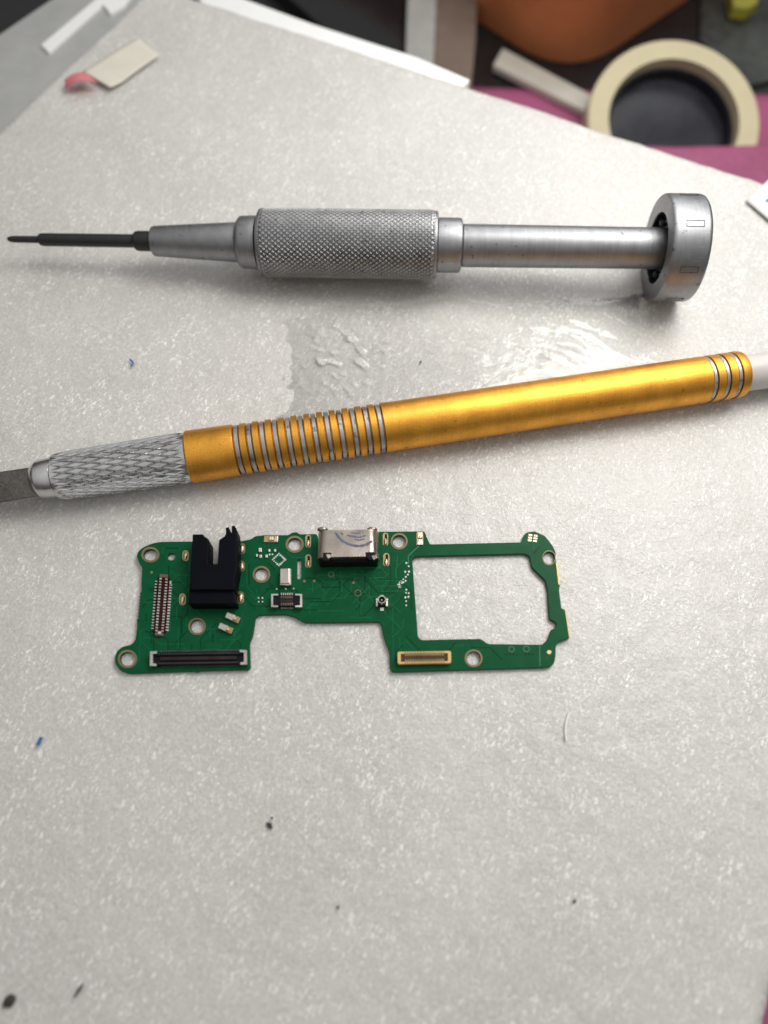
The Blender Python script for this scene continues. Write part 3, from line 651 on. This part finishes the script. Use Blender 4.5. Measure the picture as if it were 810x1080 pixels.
for x, y in sorted(set((round(a, 1), round(b, 1)) for a, b in dots)):
    r_ = random.uniform(.8, 1.25)
    prism('solder_dot', oval(x, y, r_, r_, 10), Z1-.002, ZP+.008, M['white_dot'], cb)
prism('solder_dot', oval(423.6,614.2,3.0,1.1,10), Z1-.002, ZP+.008, M['white_dot'], cb); 
prism('solder_dot', rect(421,617.6,2.6,4.2,-24), Z1-.002, ZP+.008, M['white_dot'], cb)
for k in range(4): prism('test_point', oval(534.2+k*3.6, 690.2, .9, .8, 10), Z1-.002, ZP, M['ebony'], cb)
for k in range(3): prism('test_point', oval(554.6+k*3.6, 689.8, .9, .8, 10), Z1-.002, ZP, M['ebony'], cb)
prism('test_point', oval(579.2,687.8,2.4,2.1,16), Z1-.002, ZP, M['pad'], cb)
for x, y, r_, mm in ((539.6,684.6,3.2,'silk'),(555.2,684.4,3.4,'silk'),(349.2,605.8,3.0,'ring'),(357.6,598.8,2.6,'dark_silk'),(367,598.4,2.8,'dark_silk'),(379,598.6,2.8,'dark_silk'),(377.6,625.4,3.6,'ring')):
    ring('printed_ring', (x, y), (r_, r_*.95), (r_-.55, r_*.95-.55), Z1-.002, ZP-.001, M[mm], cb)
for q in ([(569.0,681.0),(569.6,681.0),(569.8,702.4),(569.2,702.4)], [(446,571.2),(446.6,571.6),(430.8,586.6),(430.2,586.2)], [(430.2,586.2),(430.8,586.2),(431.2,595),(430.6,595)]):
    prism('printed_line', q, Z1-.002, ZP-.001, M['silk'], cb)
for x, y in ((159.9,603.6), (321,613), (331.4,612.8), (372.8,614.6)): prism('test_point', oval(x, y, 1.4, 1.3, 14), Z1-.002, ZP, M['ring'], cb)
# copper tracks and vias showing through the mask, one mesh
def inside(x, y, poly):
    c = False; n = len(poly)
    for i in range(n):
        (x1, y1), (x2, y2) = poly[i], poly[i-1]
        if (y1 > y) != (y2 > y) and x < (x2-x1)*(y-y1)/(y2-y1)+x1: c = not c
    return c
hole_px = [(c[0], c[1], ro[0]+1.5) for c, ri, ro in H]+[(180.5,587,6),(315.6,600,12)]
def clear(x, y): return all(inside(x+dx, y+dy, out) and not inside(x+dx, y+dy, cut) for dx in (-3,3) for dy in (-3,3)) and all(math.hypot(x-a, y-b) > r for a, b, r in hole_px)
rt = random.Random(21)
def tracks(name, count, wd, m):
    bm = bmesh.new(); k = 0; tries = 0
    while k < count and tries < 9000:
        tries += 1; x, y = rt.uniform(125,598), rt.uniform(562,708); a = rt.choice((0,90,0,90,45,135,180,270)); ok = True; pts = [(x, y)]
        for _ in range(rt.randint(1, 3)):
            ln = rt.uniform(5, 26); x2, y2 = x+ln*math.cos(math.radians(a)), y+ln*math.sin(math.radians(a))
            if not all(clear(x+(x2-x)*t/6, y+(y2-y)*t/6) for t in range(7)): ok = False; break
            pts.append((x2, y2)); x, y = x2, y2; a += rt.choice((-45,45))
        if not ok: continue
        k += 1; zz = Z1+.0012+.00001*k
        for (xa, ya), (xb, yb) in zip(pts, pts[1:]):
            d = Vector((xb-xa, yb-ya)).normalized(); nn = Vector((-d.y, d.x))*wd/2; zz += .000003
            add_prism(bm, [P(xa+nn.x, ya+nn.y, Z1), P(xb+nn.x, yb+nn.y, Z1), P(xb-nn.x, yb-nn.y, Z1), P(xa-nn.x, ya-nn.y, Z1)], Z1-.002, zz)
        for q in (pts[0], pts[-1]):
            zz += .000003; add_prism(bm, [P(u, v, Z1) for u, v in oval(*q, wd*1.0, wd*.95, 10)], Z1-.002, zz)
    me = bm_mesh(bm); me.transform(Matrix.Translation(-wloc(cb)))          # the tracks are part of the board's own mesh
    for p in me.polygons: p.material_index = len(cb_sub.data.materials)
    bm = bmesh.new(); bm.from_mesh(cb_sub.data); bm.from_mesh(me); bm.to_mesh(cb_sub.data); bm.free(); cb_sub.data.materials.append(m)
tracks('track_pattern', 80, .7, M['track']); tracks('track_pattern', 60, .9, M['track_dark'])
# routed rails left on the right-hand rim
prism('rim_tab', [(586.4,594),(588.0,594.6),(590.9,616.6),(588.9,616.4)], Z0+.01, Z1-.015, M['cream_plastic'], cb)
prism('rim_tab', [(592.6,642.4),(596.6,643.2),(601.4,672.0),(598.6,673.4)], Z0+.01, Z1-.015, M['cream_plastic'], cb)

# ------------------------------------------------------------------ clear film between the tools
def film():
    verts, faces = [], []; nu, nv = 200, 84
    q = [(262,322),(700,298),(740,384),(268,478)]
    for j in range(nv+1):
        for i in range(nu+1):
            u, v = i/nu, j/nv
            wob = 5*math.sin(9*u+1)+3*math.sin(23*u)
            x = (q[0][0]*(1-u)+q[1][0]*u)*(1-v)+(q[3][0]*(1-u)+q[2][0]*u)*v+4*math.sin(11*v)
            y = (q[0][1]*(1-u)+q[1][1]*u)*(1-v)+(q[3][1]*(1-u)+q[2][1]*u)*v+wob*(1-2*v)
            p = P(x, y, .02)
            def b(cx, cy, rx, ry): return math.exp(-(((x-cx)/rx)**2+((y-cy)/ry)**2))
            amp = .004+.006*b(362,372,48,34)+.016*b(612,362,62,30)+.012*b(490,372,70,16)
            r_ = (p.x*.90-p.y*.44, p.x*.44+p.y*.90)
            n1 = noise.noise(Vector((r_[0]*2.2, r_[1]*5.5, 2)))+.5*noise.noise(Vector((r_[0]*5, r_[1]*11, 8)))
            n2 = noise.noise(Vector((p.x*5, p.y*6, 5)))*.6*b(362,372,60,40)
            bm_ = max(0, noise.noise(Vector((r_[0]*5.6+.37, r_[1]*7.4, 6.3)))-.12)*b(362,372,46,34)*.11+max(0, noise.noise(Vector((r_[0]*1.7, r_[1]*5, 3)))-.05)*b(612,362,66,32)*.07
            ed = min(1, min(u, 1-u)*5, min(v, 1-v)*5); ed = ed*ed*(3-2*ed); verts.append((p.x, p.y, -.028+(.05+bm_+amp*(.5*n1+.5))*ed))   # the rim clings into the foam
    for j in range(nv):
        for i in range(nu): faces.append((j*(nu+1)+i, (j+1)*(nu+1)+i, (j+1)*(nu+1)+i+1, j*(nu+1)+i+1))
    me = mesh_from(verts, faces); return me
fm = link('clear_film', film(), M['film'], None, True, 80)
tag(fm, 'crumpled piece of clear sticky film stuck to the foam between screwdriver and knife', 'plastic film')

# ------------------------------------------------------------------ stickers and scraps on the foam
def sheet(name, q, m, parent=None, curl=None, nu=24, nv=10, z=.03, th=.012):
    verts, faces = [], []
    for j in range(nv+1):
        for i in range(nu+1):
            u, v = i/nu, j/nv
            x = (q[0][0]*(1-u)+q[1][0]*u)*(1-v)+(q[3][0]*(1-u)+q[2][0]*u)*v; y = (q[0][1]*(1-u)+q[1][1]*u)*(1-v)+(q[3][1]*(1-u)+q[2][1]*u)*v
            p = P(x, y, z); p.z += curl(u, v) if curl else 0; verts.append(p)
    for j in range(nv):
        for i in range(nu): faces.append((j*(nu+1)+i, (j+1)*(nu+1)+i, (j+1)*(nu+1)+i+1, j*(nu+1)+i+1))
    o = link(name, mesh_from(verts, faces), m, parent, True, 70)
    s = o.modifiers.new('thickness', 'SOLIDIFY'); s.thickness = th; s.offset = 1
    return o
stk = thing('paper_sticker', P(122,75,0), 'cream paper sticker with a curled pink end on the far foam corner', 'sticker')
sheet('label_paper', [(88,78),(146,41),(168,60),(118,97)], M['paper'], stk, lambda u, v: .02+.02*math.sin(u*3)+.10*max(0, .25-u)**1.2*4*(.4+.6*v))
sheet('peeled_end', [(70,89),(92,82),(106,95),(72,99)], M['pink'], stk, lambda u, v: .10+.16*math.sin(u*PI*.9)*(0.35+.65*v), 16, 10)
lab = thing('paper_label', P(806,212,0), 'white paper label with teal print at the right edge under the cap', 'label')
lab['label'] = 'white paper label with teal print beside the cap, cut by the right edge'
sheet('label_paper', [(786,212),(822,180),(868,222),(826,246)], M['white_paper'], lab, lambda u, v: .02, 8, 8)
prism('print_mark', [(806.5,212.4),(809,209.6),(818,206),(818,211),(811,213.6)], .05, .0655, M['teal_ink'], lab)
def crumb(name, x, y, r, m, label, cat, sx=1, sy=1, a=0):
    bm = bmesh.new(); bmesh.ops.create_icosphere(bm, subdivisions=2, radius=1)
    sc = scale_at(P(x, y, 0))
    for v in bm.verts: v.co *= 1+.45*noise.noise(v.co*1.7+Vector((x, y, 0)))
    bmesh.ops.scale(bm, verts=bm.verts[:], vec=(.82*r*sx/sc, .82*r*sy/sc, .35*r/sc)); bmesh.ops.rotate(bm, verts=bm.verts[:], matrix=Matrix.Rotation(math.radians(a), 3, 'Z'), cent=(0,0,0))
    bmesh.ops.translate(bm, verts=bm.verts[:], vec=P(x, y, .02)); o = link(name, bm_mesh(bm), m); tag(o, label, cat, 'dirt specks on the foam'); return o
crumb('dirt_crumb', 284, 870.5, 4.2, M['crumb'], 'ragged dark crumb alone on the foam below the board', 'crumb', 1.2, .7, -35)
crumb('dirt_crumb', 287, 862.5, 1.6, M['crumb'], 'tiny dark speck just above the ragged crumb below the board', 'crumb')
crumb('dirt_crumb', 10, 1055.5, 8, M['crumb'], 'largest black crumb in the near left corner of the foam', 'crumb', 1, .9, 20)
crumb('dirt_crumb', 82.5, 1045, 6, M['crumb'], 'thin slanting dark splinter near the largest black crumb', 'crumb', .28, 1.5, -30)
crumb('dirt_crumb', 606, 950.5, 2.6, M['crumb'], 'small flat dark speck low on the right side of the foam', 'crumb', 1.2, .6, 25)
crumb('dirt_crumb', 356.5, 957, 2.0, M['crumb'], 'small round dark speck in the middle of the near foam', 'crumb')
crumb('dirt_crumb', 443.5, 382, 1.8, M['crumb'], 'dark speck on the clear film above the gold barrel', 'crumb', .6, 1.5, -30)
def fibre(name, pts, r, m, label, cat, z=.035):
    pp = [P(x, y, z) for x, y in pts]; sm = []
    for i in range(len(pp)-1):
        for k in range(6): sm.append(pp[i].lerp(pp[i+1], k/6))
    sm.append(pp[-1])
    for _ in range(4): sm = [sm[0]]+[(sm[i-1]+sm[i]*2+sm[i+1])/4 for i in range(1, len(sm)-1)]+[sm[-1]]
    o = link(name, tube_mesh(sm, r), m, None, True, 80); return tag(o, label, cat)
fibre('white_fibre', [(600.5,752),(597.4,760),(596.0,770),(597.2,781)], .014, M['hair'], 'short curved white fibre on the foam below the board', 'fibre')
fibre('blue_fibre', [(137,379),(141,382.5),(138.5,386)], .016, M['blue'], 'bright blue fibre scrap on the foam between screwdriver and knife', 'fibre')
fibre('blue_fibre', [(43.5,777.5),(41.5,782),(40,786)], .024, M['blue'], 'blue fibre scrap at the left of the foam below the board', 'fibre')

# ------------------------------------------------------------------ clutter behind the foam
# magenta cloth under the right half of the foam, with a fold in front of the tape
def cloth():
    verts, faces = [], []; nu, nv = 70, 90
    A = P(488,96,ZT+.05)
    for j in range(nv+1):
        for i in range(nu+1):
            u, v = i/nu, j/nv
            x = A.x+u*16.0-v*2.0; y = A.y+.2-u*.6-v*25.0
            px_, py_, _ = proj(Vector((x, y, ZT)))
            z = ZT+.025+.03*abs(noise.noise(Vector((x*1.3, y*1.3, 3))))
            verts.append((x, y, z))
    for j in range(nv):
        for i in range(nu): faces.append((j*(nu+1)+i, (j+1)*(nu+1)+i, (j+1)*(nu+1)+i+1, j*(nu+1)+i+1))
    return mesh_from(verts, faces)
mc_ = link('magenta_cloth', cloth(), M['magenta'], None, True, 80)
mc_.modifiers.new('thickness', 'SOLIDIFY').thickness = .02
tag(mc_, 'flat magenta cloth spread under the foam and the tape roll', 'cloth')
# folded magenta pouch in front of the tape
def pouch():
    verts, faces = [], []; nu, nv = 60, 20
    for j in range(nv+1):
        for i in range(nu+1):
            u, v = i/nu, j/nv
            b = P(588+u*330, 147+3*math.sin(u*4), ZT+.75); f = b+Vector((0,-2.6,0))
            p = b.lerp(f, v); h = math.sin(PI*v**.33)**.6 if 0 < v < 1 else 0
            verts.append((p.x+.05*math.sin(j), p.y, ZT+.03+(.72+.06*noise.noise(Vector((u*7, v*3, 1))))*h*min(1, (u+.02)*6)))
    for j in range(nv):
        for i in range(nu): faces.append((j*(nu+1)+i, (j+1)*(nu+1)+i, (j+1)*(nu+1)+i+1, j*(nu+1)+i+1))
    return mesh_from(verts, faces)
po = link('magenta_fold', pouch(), M['magenta'], None, True, 80); po.modifiers.new('thickness', 'SOLIDIFY').thickness = .02
tag(po, 'puffy magenta cloth fold in front of the masking tape roll', 'cloth')
# masking tape roll leaning back on its stand
tc0 = P(711,127,ZT+.95); sc_ = scale_at(tc0)
RO, RI, HT = 91/sc_, 69/sc_, .75
def roll(name, ro, ri, h, m, parent, tilt, zoff=0):
    verts, faces = [], []; seg = 96
    rt = Matrix.Rotation(tilt, 3, 'X'); b = .05
    prof = [(ri,0),(ro-b,0),(ro,-b),(ro,-h+b),(ro-b,-h),(ri,-h)]
    for r, z in prof:
        for k in range(seg):
            a = 2*PI*k/seg; verts.append(tc0+rt@Vector((r*math.cos(a), r*math.sin(a), z+zoff)))
    n = len(prof)
    for i in range(n):
        j = (i+1) % n
        for k in range(seg): faces.append((i*seg+k, i*seg+(k+1)%seg, j*seg+(k+1)%seg, j*seg+k))
    me = mesh_from(verts, faces); bm = bmesh.new(); bm.from_mesh(me); bmesh.ops.recalc_face_normals(bm, faces=bm.faces[:]); bm.to_mesh(me); bm.free()
    return link(name, me, m, parent, True, 40)
tr = thing('tape_roll', tc0+Vector((0,0,-.92)), 'cream masking tape roll behind the foam, half hidden by the magenta fold', 'tape roll')
TILTR = math.radians(20)
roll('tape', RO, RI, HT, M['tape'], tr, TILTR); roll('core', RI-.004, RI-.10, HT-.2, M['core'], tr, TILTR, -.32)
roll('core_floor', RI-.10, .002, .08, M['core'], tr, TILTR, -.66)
# orange tub
def tub():
    z0, z1 = ZT+.01, ZT+2.9; base = [P(x, y, z0) for x, y in ((470,2),(600,84),(722,2))]
    cr = base[1]; d1 = (base[0]-cr).normalized(); d2 = (base[2]-cr).normalized()
    far = [cr+d1*13, cr+d1*13+d2*11, cr+d2*11]
    pts = round_poly([(cr.x,cr.y)]+[(p.x,p.y) for p in far], 2.2, 10); c = Vector((sum(p[0] for p in pts)/len(pts), sum(p[1] for p in pts)/len(pts)))
    bm = bmesh.new(); loops = []
    for z, k in ((z0,.0),(z0+.12,.08),(z1-.75,.24),(z1-.66,.36),(z1-.1,.42),(z1,.38),(z1-.05,.16),(z0+.3,.0)):
        lp = []
        for p in pts:
            v = Vector(p); dv = (v-c).normalized(); v = v+dv*k; lp.append(bm.verts.new((v.x, v.y, z)))
        loops.append(lp)
    n = len(pts)
    for a, b in zip(loops, loops[1:]):
        for i in range(n): bm.faces.new((a[i], a[(i+1)%n], b[(i+1)%n], b[i]))
    bm.faces.new(loops[0]); bm.faces.new(loops[-1])
    return bm_mesh(bm)
tag(link('orange_tub', tub(), M['orange'], None, True, 50), 'orange plastic tub with rounded corner and rim behind the foam', 'tub')
ps = prism('pale_strip', [(530,50),(632,104),(628,124),(612,114),(520,68)], ZT+.06, ZT+.3, M['stick'], None, bevel=.04)
tag(ps, 'pale flat plastic strip lying between orange tub and tape roll', 'strip')
tag(prism('card_block', [(462,-40),(505,-40),(502,40),(496,104),(450,86)], ZT+.01, ZT+.7, M['card'], None, bevel=.04), 'brown cardboard block beside the pale grey bar', 'cardboard')
tag(prism('grey_bar', [(431,-50),(463,-50),(457,70),(427,70)], ZT+.01, ZT+.9, M['post'], None, bevel=.05), 'pale grey bar standing between the black box and brown cardboard', 'bar')
tag(prism('black_box', [(240,-60),(428,-60),(425,66),(340,28)], ZT+.01, ZT+.5, M['gloss_black'], None, bevel=.04), 'glossy black box behind the white reflection strip', 'box')
tag(prism('reflection_strip', [(205,-14),(240,-8),(330,25),(440,60),(496,84),(488,92),(436,78),(330,46),(214,6)], ZT+.01, -.35, M['highlight_white'], None, bevel=.03), 'strip along the far edge of the foam, its reflection painted white', 'strip')  # window reflection along this edge is put in as plain white colour
# shallow tray to the left of the foam
ty = thing('plastic_tray', P(30,80,ZT), 'grey translucent plastic tray at the far left with a painted highlight bar', 'tray')
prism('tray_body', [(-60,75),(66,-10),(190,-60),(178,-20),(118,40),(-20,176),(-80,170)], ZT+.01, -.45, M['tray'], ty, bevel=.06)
prism('tray_highlight', [(43,47),(92,6),(128,-24),(148,-20),(130,6),(116,14),(108,4),(51,55)], -.47, -.38, M['highlight_white'], ty, bevel=.02)  # raised white bar stands in for the highlight on the glossy lid
tag(prism('yellow_clip', [(770,-14),(800,-14),(800,2),(790,8),(774,6)], ZT+.17, ZT+.6, M['yellow'], None, bevel=.06), 'small yellow plastic clip on the table behind the tape roll', 'clip')
tag(prism('dull_metal_block', [(740,-30),(830,-30),(836,78),(790,90),(738,40)], ZT+.01, ZT+.15, M['olive'], None, bevel=.05), 'dull dark metal block on the table behind the tape roll', 'metal block')

# ------------------------------------------------------------------ light
w = bpy.data.worlds.new('World'); S.world = w; w.use_nodes = True; nt = w.node_tree
bg = nt.nodes['Background']; tcw = nt.nodes.new('ShaderNodeTexCoord'); sx = nt.nodes.new('ShaderNodeSeparateXYZ'); rp = nt.nodes.new('ShaderNodeValToRGB')
nt.links.new(tcw.outputs['Generated'], sx.inputs[0]); nt.links.new(sx.outputs['Z'], rp.inputs[0]); nt.links.new(rp.outputs[0], bg.inputs[0])
cr = rp.color_ramp; cr.elements[0].position = 0; cr.elements[0].color = (.10,.09,.08,1); cr.elements[1].position = 1; cr.elements[1].color = (.78,.78,.77,1)
e = cr.elements.new(.35); e.color = (.17,.155,.14,1); e = cr.elements.new(.7); e.color = (.55,.54,.52,1)
bg.inputs[1].default_value = .84
def area(name, loc, at, sx_, sy_, e, col):
    l = bpy.data.lights.new(name, 'AREA'); l.shape = 'RECTANGLE'; l.size = sx_; l.size_y = sy_; l.energy = e; l.color = col
    o = bpy.data.objects.new(name, l); C.objects.link(o); o.location = loc
    o.rotation_euler = (Vector(at)-Vector(loc)).to_track_quat('-Z', 'Y').to_euler(); return o
area('ceiling_lamp', (9, 8.5, 16), (2.5, 2.5, 0), 12, 10, 3100, (1,.97,.92))
area('window_light', (9, 26, 16), (1, 3, 0), 16, 9, 1500, (.97,.985,1))
S.view_settings.view_transform = 'Standard'; S.view_settings.look = 'None'; S.view_settings.exposure = 0; S.view_settings.gamma = 1
S.render.engine = 'CYCLES'; S.cycles.use_denoising = True; S.cycles.max_bounces = 8; S.cycles.transparent_max_bounces = 12
S.cycles.sample_clamp_indirect = 6
